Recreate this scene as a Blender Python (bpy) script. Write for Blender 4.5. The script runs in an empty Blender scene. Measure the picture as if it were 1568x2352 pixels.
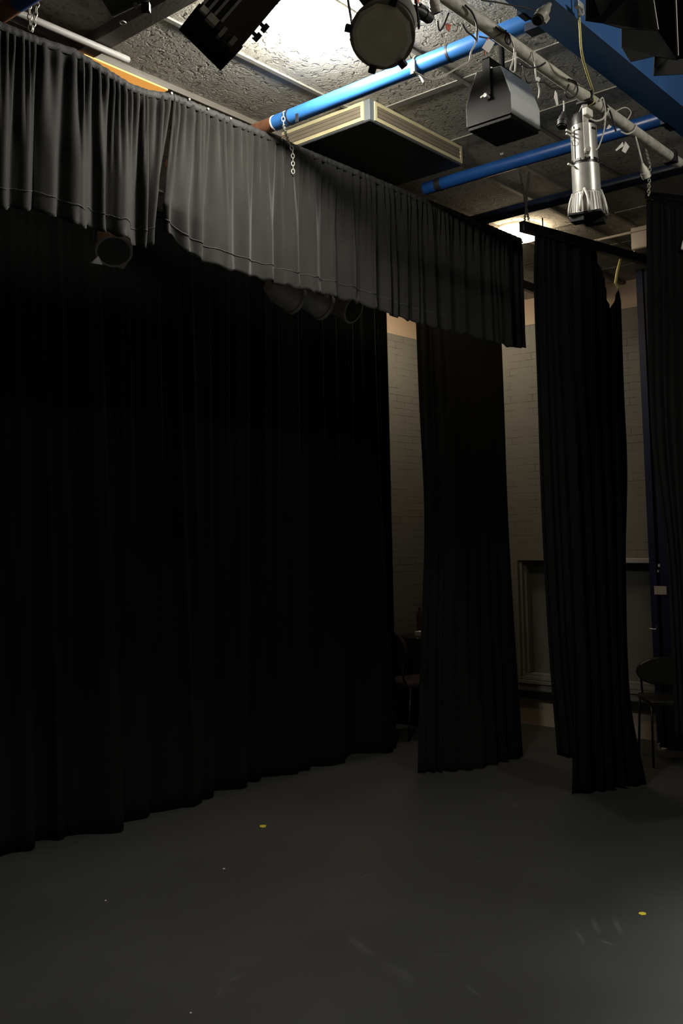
import bpy, bmesh, math, random
from mathutils import Vector, Matrix
random.seed(7)
sc = bpy.context.scene
COL = sc.collection
# ------------------------------------------------------------------ camera
EYE = Vector((0, 0, 1.7))
YAW, PITCH, ROLL = map(math.radians, (40.6267, 5.7893, -0.8527))
FPX, CX, CY, IW, IH = 2233.7, 784.0, 1000.0, 1568, 2352
FWD = Vector((math.cos(PITCH)*math.cos(YAW), math.cos(PITCH)*math.sin(YAW), math.sin(PITCH)))
_r = Vector((math.sin(YAW), -math.cos(YAW), 0)); _u = _r.cross(FWD)
RGT = _r*math.cos(ROLL) + _u*math.sin(ROLL)
UPV = -_r*math.sin(ROLL) + _u*math.cos(ROLL)
cam = bpy.data.cameras.new('camera'); camo = bpy.data.objects.new('camera', cam); COL.objects.link(camo)
m = Matrix((RGT, UPV, -FWD)).transposed().to_4x4(); m.translation = EYE
camo.matrix_world = m
cam.sensor_fit = 'VERTICAL'; cam.sensor_height = 36; cam.sensor_width = 24
cam.lens = 36*FPX/IH; cam.shift_y = -(IH/2-CY)/IH; cam.shift_x = 0
cam.clip_start = 0.05; cam.clip_end = 100
sc.camera = camo
sc.view_settings.view_transform = 'Standard'; sc.view_settings.look = 'None'
sc.view_settings.exposure = 0.0; sc.view_settings.gamma = 1; sc.view_settings.use_curve_mapping = False
w = bpy.data.worlds.new('world'); sc.world = w; w.use_nodes = True
w.node_tree.nodes['Background'].inputs[0].default_value = (.6, .65, .7, 1)
w.node_tree.nodes['Background'].inputs[1].default_value = 0.004
LAMP_MAIN, LAMP_BACK, LAMP_BAY, LAMP_OFF = 215.0, 25.0, 48.0, 190.0     # strength of the ceiling lamps
CEIL = 3.815

# measured points: where the line of sight through a spot meets a wall, floor or hanging plane of the room
def sight(x, y): return FWD + RGT*((x-CX)/FPX) - UPV*((y-CY)/FPX)
def hit(axis, val, x, y):
    d = sight(x, y); return EYE + d*((val-EYE[axis])/d[axis])
def on_x(v, x, y): return hit(0, v, x, y)
def on_y(v, x, y): return hit(1, v, x, y)
def on_z(v, x, y): return hit(2, v, x, y)
def far(d, x, y): return EYE + sight(x, y)*d

# ------------------------------------------------------------------ materials
def mat(name, col, rough=.6, metal=0, var=.12, scale=12, bump=0, bscale=60, spec=.5, emit=None, es=0, sheen=0):
    m = bpy.data.materials.new(name); m.use_nodes = True; nt = m.node_tree; N = nt.nodes; L = nt.links
    b = N['Principled BSDF']
    b.inputs['Roughness'].default_value = rough; b.inputs['Metallic'].default_value = metal
    b.inputs['Specular IOR Level'].default_value = spec
    if sheen: b.inputs['Sheen Weight'].default_value = sheen
    tc = N.new('ShaderNodeTexCoord'); nz = N.new('ShaderNodeTexNoise'); nz.inputs['Scale'].default_value = scale
    nz.inputs['Detail'].default_value = 4
    L.new(tc.outputs['Object'], nz.inputs['Vector'])
    cr = N.new('ShaderNodeMapRange'); cr.inputs['From Min'].default_value = .3; cr.inputs['From Max'].default_value = .7
    cr.inputs['To Min'].default_value = 1-var; cr.inputs['To Max'].default_value = 1+var
    L.new(nz.outputs['Fac'], cr.inputs['Value'])
    mx = N.new('ShaderNodeVectorMath'); mx.operation = 'SCALE'; mx.inputs[0].default_value = col
    L.new(cr.outputs['Result'], mx.inputs['Scale']); L.new(mx.outputs[0], b.inputs['Base Color'])
    if bump:
        n2 = N.new('ShaderNodeTexNoise'); n2.inputs['Scale'].default_value = bscale; n2.inputs['Detail'].default_value = 3
        L.new(tc.outputs['Object'], n2.inputs['Vector'])
        bp = N.new('ShaderNodeBump'); bp.inputs['Strength'].default_value = bump; bp.inputs['Distance'].default_value = .01
        L.new(n2.outputs['Fac'], bp.inputs['Height']); L.new(bp.outputs[0], b.inputs['Normal'])
    if emit:
        b.inputs['Emission Color'].default_value = (*emit, 1); b.inputs['Emission Strength'].default_value = es
    return m
M = {}
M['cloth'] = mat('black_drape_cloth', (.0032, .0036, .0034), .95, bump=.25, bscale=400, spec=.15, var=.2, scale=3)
M['valance'] = mat('lit_black_cloth', (.0080, .0078, .0062), .85, bump=.2, bscale=500, spec=.25, var=.2, scale=4, sheen=.08)  # same black cloth as the drapes, nearby lamp's brightness put into the colour
M['tape'] = mat('webbing', (.02, .02, .019), .8, bump=.4, bscale=200, var=.35, scale=20)
M['blackmetal'] = mat('black_metal', (.012, .012, .013), .45, .0, spec=.5, var=.2)
M['black_satin'] = mat('black_lantern_paint', (.02, .02, .02), .5, .0, spec=.5, var=.2)
M['greymetal'] = mat('grey_lantern_paint', (.24, .23, .19), .45, .0, var=.2, scale=20)
M['silver'] = mat('brushed_aluminium', (.31, .305, .28), .36, .45, var=.12, scale=30)
M['silver_paint'] = mat('pale_cast_metal', (.45, .44, .40), .5, .25, var=.12)
M['zinc'] = mat('zinc', (.55, .54, .48), .4, .6, var=.2, scale=60)
M['blue'] = mat('blue_pipe_paint', (.03, .14, .40), .32, .0, var=.12, scale=10, spec=.5, bump=.06, bscale=25)
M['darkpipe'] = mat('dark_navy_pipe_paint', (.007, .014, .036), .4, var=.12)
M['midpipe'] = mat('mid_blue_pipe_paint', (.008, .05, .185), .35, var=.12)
M['navy'] = mat('blue_steel_paint', (.028, .095, .25), .45, .0, var=.1, scale=6)
M['navycol'] = mat('navy_column_paint', (.011, .018, .065), .5, .0, var=.15)
M['brown'] = mat('bare_brown_pipe', (.15, .06, .03), .6, var=.3, scale=30)
M['galv'] = mat('painted_scaffold_tube', (.46, .445, .38), .55, .1, var=.25, scale=25, bump=.25, bscale=60)
M['acbody'] = mat('grey_enamel', (.15, .17, .18), .5, var=.05)
M['accream'] = mat('cream_frame', (.62, .56, .33), .5, var=.08)
M['acgrille'] = mat('brown_grille', (.21, .175, .125), .6, var=.1)
M['acpanel'] = mat('dark_panel', (.035, .035, .034), .7, var=.1)
M['black_shaded'] = mat('black_rod_and_shaded_side', (.0065, .0065, .0062), .7, spec=.15, var=.08)  # speaker sides: shade put into the colour; also plain black for rod and bracket
M['spk'] = mat('grey_speaker_cabinet', (.5, .5, .47), .45, var=.05)
M['grille'] = mat('black_speaker_mesh', (.006, .006, .006), .9, var=.2, scale=200, bump=.5, bscale=300)
M['white'] = mat('white_plastic', (.62, .60, .52), .4, var=.05)
M['paper'] = mat('white_paper_tag', (.6, .58, .54), .7, var=.1)
M['red'] = mat('faded_red_ribbon', (.6, .14, .08), .7, var=.2)
M['wcable'] = mat('pale_cable', (.5, .48, .42), .45, var=.1)
M['bcable'] = mat('black_cable', (.012, .011, .013), .5, var=.1)
M['cord'] = mat('yellow_cord', (.5, .45, .17), .8, var=.2, scale=150)
M['box'] = mat('cream_plastic_box', (.42, .36, .29), .5, var=.05)
M['tubewhite'] = mat('white_painted_tube', (.36, .35, .33), .5, var=.05)
M['yellow'] = mat('yellow_tape', (.62, .52, .04), .6, var=.15, scale=60)
M['maroon'] = mat('dark_maroon_cloth', (.018, .008, .010), .9, bump=.3, bscale=300)
M['wood'] = mat('brown_glass', (.05, .02, .01), .35, var=.2)
M['batten'] = mat('painted_batten', (.27, .26, .225), .6, var=.1, bump=.1)
M['beamw'] = mat('brown_grey_crossbeam', (.16, .145, .12), .65, var=.12, bump=.1)
M['trimgrey'] = mat('grey_painted_trim', (.17, .165, .145), .55, var=.12)
M['panel'] = mat('grey_boarding', (.11, .11, .095), .6, var=.06, scale=4)
M['lowwall'] = mat('brown_painted_plaster', (.38, .32, .25), .7, var=.08, scale=5)
M['black'] = mat('black_gloss_paint', (.008, .008, .008), .4)
M['lamp'] = mat('lit_lamp_opal', (.8, .8, .8), .5, emit=(1.0, .95, .85), es=LAMP_MAIN)
M['lampc'] = mat('lit_bay_lamp_opal', (.8, .8, .8), .5, emit=(1.0, .82, .60), es=LAMP_BAY)
M['lampb'] = mat('lit_back_lamp_opal', (.8, .8, .8), .5, emit=(1.0, .80, .56), es=LAMP_BACK)
M['lampo'] = mat('lit_side_lamp_opal', (.8, .8, .8), .5, emit=(1.0, .96, .88), es=LAMP_OFF)
M['amber'] = mat('glowing_amber', (.8, .5, .2), .6, emit=(1.0, .43, .085), es=.72)  # the strip's orange is put in as its own glow
M['frost'] = mat('pale_frosted_disc', (.78, .76, .66), .7, var=.15, scale=14)
M['fin'] = mat('pale_fin', (.28, .28, .26), .4, var=.25)  # fins paler than the black housing
M['shade'] = mat('dark_grey_lantern_paint', (.28, .28, .29), .5, var=.2)
M['matte'] = mat('matte_black_plate', (.0035, .0034, .0032), .8, spec=.15, var=.3)
M['glass'] = mat('dark_lens', (.02, .02, .022), .15, spec=.6)

def nodes_of(name):
    m = bpy.data.materials.new(name); m.use_nodes = True
    return m, m.node_tree.nodes, m.node_tree.links, m.node_tree.nodes['Principled BSDF']
def ceiling_mat():
    m, N, L, b = nodes_of('textured_ceiling_board')
    b.inputs['Roughness'].default_value = .85; b.inputs['Specular IOR Level'].default_value = .2
    tc = N.new('ShaderNodeTexCoord')
    nb = N.new('ShaderNodeTexNoise'); nb.inputs['Scale'].default_value = 2.2; nb.inputs['Detail'].default_value = 3
    L.new(tc.outputs['Object'], nb.inputs['Vector'])
    # wormy plaster relief
    wv = N.new('ShaderNodeTexNoise'); wv.inputs['Scale'].default_value = 30; wv.inputs['Detail'].default_value = 2; wv.inputs['Distortion'].default_value = .9
    L.new(tc.outputs['Object'], wv.inputs['Vector'])
    r1 = N.new('ShaderNodeMapRange'); r1.interpolation_type = 'SMOOTHSTEP'
    r1.inputs['From Min'].default_value = .33; r1.inputs['From Max'].default_value = .45; r1.inputs['To Max'].default_value = .8
    L.new(wv.outputs['Fac'], r1.inputs['Value'])
    vo = N.new('ShaderNodeTexNoise'); vo.inputs['Scale'].default_value = 75; vo.inputs['Detail'].default_value = 3; vo.inputs['Distortion'].default_value = .5
    L.new(tc.outputs['Object'], vo.inputs['Vector'])
    mu = N.new('ShaderNodeMath'); mu.operation = 'MULTIPLY_ADD'; mu.inputs[1].default_value = .45
    L.new(vo.outputs['Fac'], mu.inputs[0]); L.new(r1.outputs[0], mu.inputs[2])
    bp = N.new('ShaderNodeBump'); bp.inputs['Strength'].default_value = .9; bp.inputs['Distance'].default_value = .009
    L.new(mu.outputs[0], bp.inputs['Height']); L.new(bp.outputs[0], b.inputs['Normal'])
    mr = N.new('ShaderNodeMapRange'); mr.inputs['From Min'].default_value = .3; mr.inputs['From Max'].default_value = .7
    mr.inputs['To Min'].default_value = .72; mr.inputs['To Max'].default_value = 1.1
    L.new(nb.outputs['Fac'], mr.inputs['Value'])
    m2 = N.new('ShaderNodeMapRange'); m2.inputs['To Min'].default_value = .72; m2.inputs['To Max'].default_value = 1
    L.new(mu.outputs[0], m2.inputs['Value'])
    mm = N.new('ShaderNodeMath'); mm.operation = 'MULTIPLY'; L.new(mr.outputs[0], mm.inputs[0]); L.new(m2.outputs[0], mm.inputs[1])
    sc_ = N.new('ShaderNodeVectorMath'); sc_.operation = 'SCALE'; sc_.inputs[0].default_value = (.55, .525, .45)
    L.new(mm.outputs[0], sc_.inputs['Scale']); L.new(sc_.outputs[0], b.inputs['Base Color'])
    return m
def brick_mat(name, axis, band):
    m, N, L, b = nodes_of(name)
    b.inputs['Roughness'].default_value = .6; b.inputs['Specular IOR Level'].default_value = .3
    tc = N.new('ShaderNodeTexCoord'); sp = N.new('ShaderNodeSeparateXYZ'); L.new(tc.outputs['Object'], sp.inputs[0])
    cb = N.new('ShaderNodeCombineXYZ'); L.new(sp.outputs[axis], cb.inputs[0]); L.new(sp.outputs[2], cb.inputs[1])
    br = N.new('ShaderNodeTexBrick'); br.inputs['Scale'].default_value = 1
    br.inputs['Brick Width'].default_value = .23; br.inputs['Row Height'].default_value = .0638
    br.inputs['Mortar Size'].default_value = .0028; br.inputs['Mortar Smooth'].default_value = .3
    br.inputs['Color1'].default_value = (1, 1, 1, 1); br.inputs['Color2'].default_value = (.93, .93, .93, 1)
    br.inputs['Mortar'].default_value = (.35, .33, .3, 1)
    L.new(cb.outputs[0], br.inputs['Vector'])
    nz = N.new('ShaderNodeTexNoise'); nz.inputs['Scale'].default_value = 5; L.new(tc.outputs['Object'], nz.inputs['Vector'])
    mk = N.new('ShaderNodeMapRange'); mk.inputs['From Min'].default_value = .4; mk.inputs['From Max'].default_value = .6
    L.new(nz.outputs['Fac'], mk.inputs['Value'])
    lo = N.new('ShaderNodeMath'); lo.operation = 'LESS_THAN'; lo.inputs[1].default_value = band; L.new(sp.outputs[2], lo.inputs[0])
    f = N.new('ShaderNodeMath'); f.operation = 'MULTIPLY'; L.new(mk.outputs[0], f.inputs[0]); L.new(lo.outputs[0], f.inputs[1])
    f2 = N.new('ShaderNodeMath'); f2.operation = 'MULTIPLY'; f2.inputs[1].default_value = .85; L.new(f.outputs[0], f2.inputs[0])
    mx = N.new('ShaderNodeMix'); mx.data_type = 'RGBA'; L.new(f2.outputs[0], mx.inputs['Factor'])
    mx.inputs['A'].default_value = (1, 1, 1, 1); L.new(br.outputs['Color'], mx.inputs['B'])
    pc = N.new('ShaderNodeMix'); pc.data_type = 'RGBA'; L.new(lo.outputs[0], pc.inputs['Factor'])
    pc.inputs['A'].default_value = (.42, .33, .24, 1); pc.inputs['B'].default_value = (.165, .165, .145, 1)
    ml = N.new('ShaderNodeMix'); ml.data_type = 'RGBA'; ml.blend_type = 'MULTIPLY'; ml.inputs['Factor'].default_value = 1
    L.new(pc.outputs['Result'], ml.inputs['A']); L.new(mx.outputs['Result'], ml.inputs['B'])
    L.new(ml.outputs['Result'], b.inputs['Base Color'])
    bm_ = N.new('ShaderNodeMath'); bm_.operation = 'MULTIPLY'; L.new(br.outputs['Fac'], bm_.inputs[0]); L.new(f.outputs[0], bm_.inputs[1])
    bp = N.new('ShaderNodeBump'); bp.invert = True; bp.inputs['Strength'].default_value = .6; bp.inputs['Distance'].default_value = .006
    L.new(bm_.outputs[0], bp.inputs['Height']); L.new(bp.outputs[0], b.inputs['Normal'])
    return m
def floor_mat():
    m, N, L, b = nodes_of('scuffed_grey_dance_floor')
    b.inputs['Specular IOR Level'].default_value = .25
    tc = N.new('ShaderNodeTexCoord')
    n1 = N.new('ShaderNodeTexNoise'); n1.inputs['Scale'].default_value = 1.3; n1.inputs['Detail'].default_value = 6
    L.new(tc.outputs['Object'], n1.inputs['Vector'])
    mr = N.new('ShaderNodeMapRange'); mr.inputs['From Min'].default_value = .3; mr.inputs['From Max'].default_value = .7
    mr.inputs['To Min'].default_value = .85; mr.inputs['To Max'].default_value = 1.15; L.new(n1.outputs['Fac'], mr.inputs['Value'])
    last = mr.outputs[0]
    # scattered scuffs: thin stretched streaks at three headings, masked into patches
    for k, (ang, s1, s2, amt) in enumerate(((.3, 3, 60, .7), (1.3, 4, 80, .5), (2.3, 3, 70, .6))):
        mp = N.new('ShaderNodeMapping'); mp.inputs['Rotation'].default_value = (0, 0, ang); mp.inputs['Scale'].default_value = (s1, s2, 1)
        mp.inputs['Location'].default_value = (k*3.1, k*7.7, 0)
        L.new(tc.outputs['Object'], mp.inputs['Vector'])
        n = N.new('ShaderNodeTexNoise'); n.inputs['Scale'].default_value = 1; n.inputs['Detail'].default_value = 2; n.inputs['Distortion'].default_value = .4
        L.new(mp.outputs[0], n.inputs['Vector'])
        r = N.new('ShaderNodeMapRange'); r.inputs['From Min'].default_value = .70; r.inputs['From Max'].default_value = .80
        r.inputs['To Max'].default_value = amt; L.new(n.outputs['Fac'], r.inputs['Value'])
        q = N.new('ShaderNodeTexNoise'); q.inputs['Scale'].default_value = 1.7; q.inputs['Detail'].default_value = 1
        mq = N.new('ShaderNodeMapping'); mq.inputs['Location'].default_value = (k*11, 5, 3); L.new(tc.outputs['Object'], mq.inputs['Vector']); L.new(mq.outputs[0], q.inputs['Vector'])
        g = N.new('ShaderNodeMapRange'); g.inputs['From Min'].default_value = .52; g.inputs['From Max'].default_value = .62; L.new(q.outputs['Fac'], g.inputs['Value'])
        x = N.new('ShaderNodeMath'); x.operation = 'MULTIPLY'; L.new(r.outputs[0], x.inputs[0]); L.new(g.outputs[0], x.inputs[1])
        a = N.new('ShaderNodeMath'); a.operation = 'ADD'; L.new(last, a.inputs[0]); L.new(x.outputs[0], a.inputs[1]); last = a.outputs[0]
    fine = N.new('ShaderNodeTexNoise'); fine.inputs['Scale'].default_value = 35; L.new(tc.outputs['Object'], fine.inputs['Vector'])
    # individual rubbed streaks: end points of each streak, half width, strength
    for (x0, y0, x1, y1, hw, am) in ((812, 2020, 868, 2003, .012, .6), (785, 2142, 870, 2205, .03, .35), (870, 2205, 965, 2262, .045, .22), (492, 2300, 515, 2258, .012, .3),
                                     (512, 2262, 570, 2228, .012, .3), (1358, 2105, 1378, 2150, .02, .45), (1405, 2100, 1432, 2155, .02, .4), (1318, 2130, 1345, 2175, .015, .4),
                                     (1365, 2155, 1422, 2175, .012, .5), (970, 2192, 1060, 2194, .01, .3), (1060, 2255, 1110, 2295, .012, .4), (1173, 1840, 1190, 1860, .015, .5), (1425, 1896, 1470, 1899, .012, .35), (1080, 1985, 1110, 1975, .02, .3)):
        p0, p1 = on_z(0, x0, y0), on_z(0, x1, y1); c_ = (p0+p1)/2; dd_ = p1-p0
        mp = N.new('ShaderNodeMapping'); mp.vector_type = 'TEXTURE'; mp.inputs['Location'].default_value = (c_.x, c_.y, 0)
        mp.inputs['Rotation'].default_value = (0, 0, math.atan2(dd_.y, dd_.x)); mp.inputs['Scale'].default_value = (dd_.length/2*1.1, hw, 1)
        L.new(tc.outputs['Object'], mp.inputs['Vector'])
        ln = N.new('ShaderNodeVectorMath'); ln.operation = 'LENGTH'; L.new(mp.outputs[0], ln.inputs[0])
        r = N.new('ShaderNodeMapRange'); r.interpolation_type = 'SMOOTHSTEP'; r.inputs['From Min'].default_value = 1.0; r.inputs['From Max'].default_value = .1; r.inputs['To Min'].default_value = 0; r.inputs['To Max'].default_value = am*3.2
        L.new(ln.outputs['Value'], r.inputs['Value'])
        x = N.new('ShaderNodeMath'); x.operation = 'MULTIPLY'; L.new(r.outputs[0], x.inputs[0]); L.new(fine.outputs['Fac'], x.inputs[1])
        a = N.new('ShaderNodeMath'); a.operation = 'ADD'; L.new(last, a.inputs[0]); L.new(x.outputs[0], a.inputs[1]); last = a.outputs[0]
    s = N.new('ShaderNodeVectorMath'); s.operation = 'SCALE'; s.inputs[0].default_value = (.0385, .040, .038)
    L.new(last, s.inputs['Scale']); L.new(s.outputs[0], b.inputs['Base Color'])
    b.inputs['Roughness'].default_value = .55
    return m
M['ceil'] = ceiling_mat()
M['brick_back'] = brick_mat('painted_brick_back', 1, 3.576)
M['brick_left'] = brick_mat('painted_brick_left', 0, 3.576)
M['floor'] = floor_mat()

# ------------------------------------------------------------------ mesh helpers
class MB:
    def __init__(s): s.bm = bmesh.new()
    def box(s, lo, hi, mx=None, bev=0):
        lo, hi = Vector(lo), Vector(hi)
        r = bmesh.ops.create_cube(s.bm, size=1)
        vs = r['verts']
        for v in vs:
            v.co = Vector([(lo[i]+hi[i])/2 + v.co[i]*(hi[i]-lo[i]) for i in range(3)])
        if bev:
            es = {e for v in vs for e in v.link_edges}
            rr = bmesh.ops.bevel(s.bm, geom=list(es), offset=bev, segments=2, affect='EDGES', profile=.5)
            vs = list({v for f in rr['faces'] for v in f.verts} | {v for v in vs if v.is_valid})
        if mx: 
            for v in vs: v.co = mx @ v.co
        return s
    def tube(s, pts, r, n=10, cap=True):
        pts = [Vector(p) for p in pts]; rs = r if isinstance(r, (list, tuple)) else [r]*len(pts)
        rings = []; prev = None
        for i, p in enumerate(pts):
            a = pts[max(i-1, 0)]; b = pts[min(i+1, len(pts)-1)]; t = (b-a)
            t = t.normalized() if t.length > 1e-9 else Vector((0, 0, 1))
            if prev is None:
                x = t.orthogonal().normalized()
            else:
                x = prev - t*prev.dot(t); x = x.normalized() if x.length > 1e-6 else t.orthogonal().normalized()
            prev = x; y = t.cross(x)
            rings.append([s.bm.verts.new(p + (x*math.cos(2*math.pi*k/n) + y*math.sin(2*math.pi*k/n))*rs[i]) for k in range(n)])
        for a, b in zip(rings, rings[1:]):
            for k in range(n): s.bm.faces.new((a[k], a[(k+1) % n], b[(k+1) % n], b[k]))
        if cap:
            s.bm.faces.new(rings[0][::-1]); s.bm.faces.new(rings[-1])
        return s
    def lathe(s, prof, n=28, mx=None, cap=True):          # prof: (z, r) along local z
        rings = []
        for z, r in prof:
            ring = []
            for k in range(n):
                v = Vector((r*math.cos(2*math.pi*k/n), r*math.sin(2*math.pi*k/n), z))
                ring.append(s.bm.verts.new(mx @ v if mx else v))
            rings.append(ring)
        for a, b in zip(rings, rings[1:]):
            for k in range(n): s.bm.faces.new((a[k], a[(k+1) % n], b[(k+1) % n], b[k]))
        if cap:
            s.bm.faces.new(rings[0][::-1]); s.bm.faces.new(rings[-1])
        return s
    def prism(s, poly, off):                               # polygon (3D points) extruded by vector off
        off = Vector(off); a = [s.bm.verts.new(Vector(p)) for p in poly]; b = [s.bm.verts.new(Vector(p)+off) for p in poly]
        s.bm.faces.new(a); s.bm.faces.new(b[::-1]); n = len(a)
        for k in range(n): s.bm.faces.new((a[(k+1) % n], a[k], b[k], b[(k+1) % n]))
        return s
    def grid(s, rows):
        V = [[s.bm.verts.new(p) for p in r] for r in rows]
        for a, b in zip(V, V[1:]):
            for k in range(len(a)-1): s.bm.faces.new((a[k], a[k+1], b[k+1], b[k]))
        return s
    def ring(s, c, nrm, R, r, n=14, m=6, stretch=None):    # torus; stretch = (axis vector, factor)
        nrm = Vector(nrm).normalized(); x = nrm.orthogonal().normalized()
        if stretch: x = Vector(stretch[0]).normalized()
        y = nrm.cross(x); f = stretch[1] if stretch else 1; rings = []
        for i in range(n):
            a = 2*math.pi*i/n; d = x*math.cos(a)*f + y*math.sin(a); rd = (x*math.cos(a)+y*math.sin(a)).normalized()
            p = Vector(c)+d*R
            rings.append([s.bm.verts.new(p + (rd*math.cos(2*math.pi*k/m)+nrm*math.sin(2*math.pi*k/m))*r) for k in range(m)])
        for i in range(n):
            a, b = rings[i], rings[(i+1) % n]
            for k in range(m): s.bm.faces.new((a[k], b[k], b[(k+1) % m], a[(k+1) % m]))
        return s
    def chain(s, pts, L=.026, r=.0022):
        pts = [Vector(p) for p in pts]; out = []
        for a, b in zip(pts, pts[1:]):
            n = max(1, round((b-a).length/(L*.72)))
            out += [(a.lerp(b, (i+.5)/n), (b-a).normalized()) for i in range(n)]
        for i, (c, t) in enumerate(out):
            o = t.orthogonal().normalized(); nn = o if i % 2 else t.cross(o)
            s.ring(c, nn, L*.29, r, 12, 5, (t, 1.65))
        return s
    def build(s, name, mt, parent=None, smooth=False, ang=None):
        bmesh.ops.recalc_face_normals(s.bm, faces=s.bm.faces)
        me = bpy.data.meshes.new(name); s.bm.to_mesh(me); s.bm.free(); me.materials.append(mt)
        if smooth or ang:
            for p in me.polygons: p.use_smooth = True
        if ang: 
            try: me.set_sharp_from_angle(angle=math.radians(ang))
            except Exception: pass
        o = bpy.data.objects.new(name, me); COL.objects.link(o)
        if parent:
            o.parent = parent                               # parts keep world coordinates; sub-parts hang on a part already at the origin
            if not parent.parent: o.matrix_parent_inverse = Matrix.Translation(-Vector(parent.location))
        return o
def tag(o, label, cat, group=None):
    o['label'] = label; o['category'] = cat
    if group: o['group'] = group
    return o
def thing(name, label, cat, loc=(0, 0, 0), group=None):
    o = bpy.data.objects.new(name, None); o.empty_display_size = .05; COL.objects.link(o); o.location = loc
    return tag(o, label, cat, group)
def struct(o): o['kind'] = 'structure'; return o
def axes(o, z, xref=(0, 0, 1)):                            # frame with local z along z and local x near xref
    z = Vector(z).normalized(); x = Vector(xref); x = (x - z*x.dot(z)).normalized(); y = z.cross(x)
    m = Matrix((x, y, z)).transposed().to_4x4(); m.translation = Vector(o); return m
def smooth_line(pts, n=8):                                 # Catmull-Rom through 3D points
    P = [Vector(p) for p in pts]; P = [P[0]*2-P[1]] + P + [P[-1]*2-P[-2]]; out = []
    for i in range(1, len(P)-2):
        for k in range(n):
            t = k/n; a, b, c, d = P[i-1:i+3]
            out.append(.5*((2*b)+(c-a)*t+(2*a-5*b+4*c-d)*t*t+(3*b-a-3*c+d)*t**3))
    return out + [P[-2]]

# ------------------------------------------------------------------ the room shell
XB, YL = 7.76, 5.52
b = MB(); b.box((-2.5, -3.2, -.06), (XB+.1, YL+.1, 0)); struct(b.build('floor', M['floor']))
b = MB(); b.box((-2.5, -3.2, CEIL), (XB+.1, YL+.1, CEIL+.1)); struct(b.build('ceiling', M['ceil']))
b = MB(); b.box((-2.5, YL, 0), (XB+.1, YL+.1, CEIL)); struct(b.build('wall_left', M['brick_left']))
# back wall: brick from the window heads upward, low painted wall, long recess between
b = MB(); b.box((XB, -3.2, 1.44), (XB+.12, YL, CEIL)); b.box((XB, 4.60, .36), (XB+.12, YL, 1.44)); struct(b.build('wall_back', M['brick_back']))
b = MB(); b.box((XB, -3.2, 0), (XB+.12, YL, .30)); struct(b.build('wall_back_low', M['lowwall']))
b = MB(); b.box((-2.6, -3.2, 0), (-2.5, YL, CEIL)); struct(b.build('wall_near', M['lowwall']))
b = MB(); b.box((-2.5, -3.3, 0), (XB, -3.2, CEIL)); struct(b.build('wall_right', M['lowwall']))
b = MB(); b.box((XB+.10, -3.2, .40), (XB+.12, 4.60, 1.44)); struct(b.build('trim_1', M['panel']))                  # boarding in the recess
b = MB(); b.box((XB-.012, -3.2, .30), (XB+.12, YL, .375)); 
for k in range(40): b.box((XB-.016, 4.55-k*.11, .315), (XB-.01, 4.552-k*.11, .362))
struct(b.build('trim_2', M['trimgrey']))                                                                        # tiled strip under the sill
b = MB()
for i, (d, zz) in enumerate(((0, 0), (.03, .03), (.06, .055))):                                                    # stepped frame left and bottom
    b.box((XB-.02+d, 4.575-i*.028, .39+zz), (XB+.10, 4.60-i*.028, 1.44)); b.box((XB-.03+d, -3.2, .36+zz-.0), (XB+.10, 4.60, .385+zz))
struct(b.build('trim_3', M['trimgrey']))
b = MB(); b.box((XB-.06, -3.2, 1.425), (XB, 3.62, 1.465), bev=.004); struct(b.build('trim_4', M['tubewhite']))       # ledge
b = MB(); b.box((XB-.05, -3.2, .235), (XB, YL-.02, .30)); struct(b.build('baseboard_back', M['black']))
b = MB(); b.box((4, YL-.03, 0), (XB-.05, YL, .13)); struct(b.build('baseboard_left', M['black']))

# ceiling battens
def batten(n, lo, hi, mt='batten'):
    b = MB(); b.box(lo, hi, bev=.002); return struct(b.build('trim_%d' % n, M[mt]))
bn = 5
for y in (2.40, 2.99, 4.6): batten(bn, (-1, y-.013, CEIL-.010), (XB, y+.013, CEIL)); bn += 1
batten(bn, (-1, 3.435, CEIL-.03), (XB, 3.475, CEIL), 'beamw'); bn += 1
for x in (3.712, 4.28, 5.46, 6.03, 6.7, 7.3): batten(bn, (x-.022, 1.70, CEIL-.006), (x+.022, YL, CEIL-.0005)); bn += 1
batten(bn, (4.6, 3.02-.3, CEIL-.012), (XB, 3.045-.3, CEIL)); bn += 1
bm_ = thing('ceiling_crossbeam', 'wide brown-grey painted board running across the textured ceiling above the curtain', 'beam', (2.33, 2.9, CEIL))
b = MB(); b.box((2.285, .6, CEIL-.05), (2.372, 3.9, CEIL), bev=.003); b.build('board', M['beamw'], bm_)
b = MB(); b.ring(on_z(CEIL-.053, 282, 52), (0, 0, 1), .012, .003); b.build('ring_bolt', M['zinc'], bm_)

# added spot off to the right of the view, there to brighten the near floor
sl = bpy.data.lights.new('added_floor_spot', 'SPOT'); sl.energy = 1700; sl.spot_size = math.radians(60); sl.spot_blend = .55; sl.shadow_soft_size = .08; sl.color = (1, .97, .9)
so = bpy.data.objects.new('added_floor_spot', sl); COL.objects.link(so); so.location = (4.2, -2.0, 3.0)
so.rotation_euler = (Vector((4.2, -.55, 0))-Vector((4.2, -2.0, 3.0))).to_track_quat('-Z', 'Y').to_euler()

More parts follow.
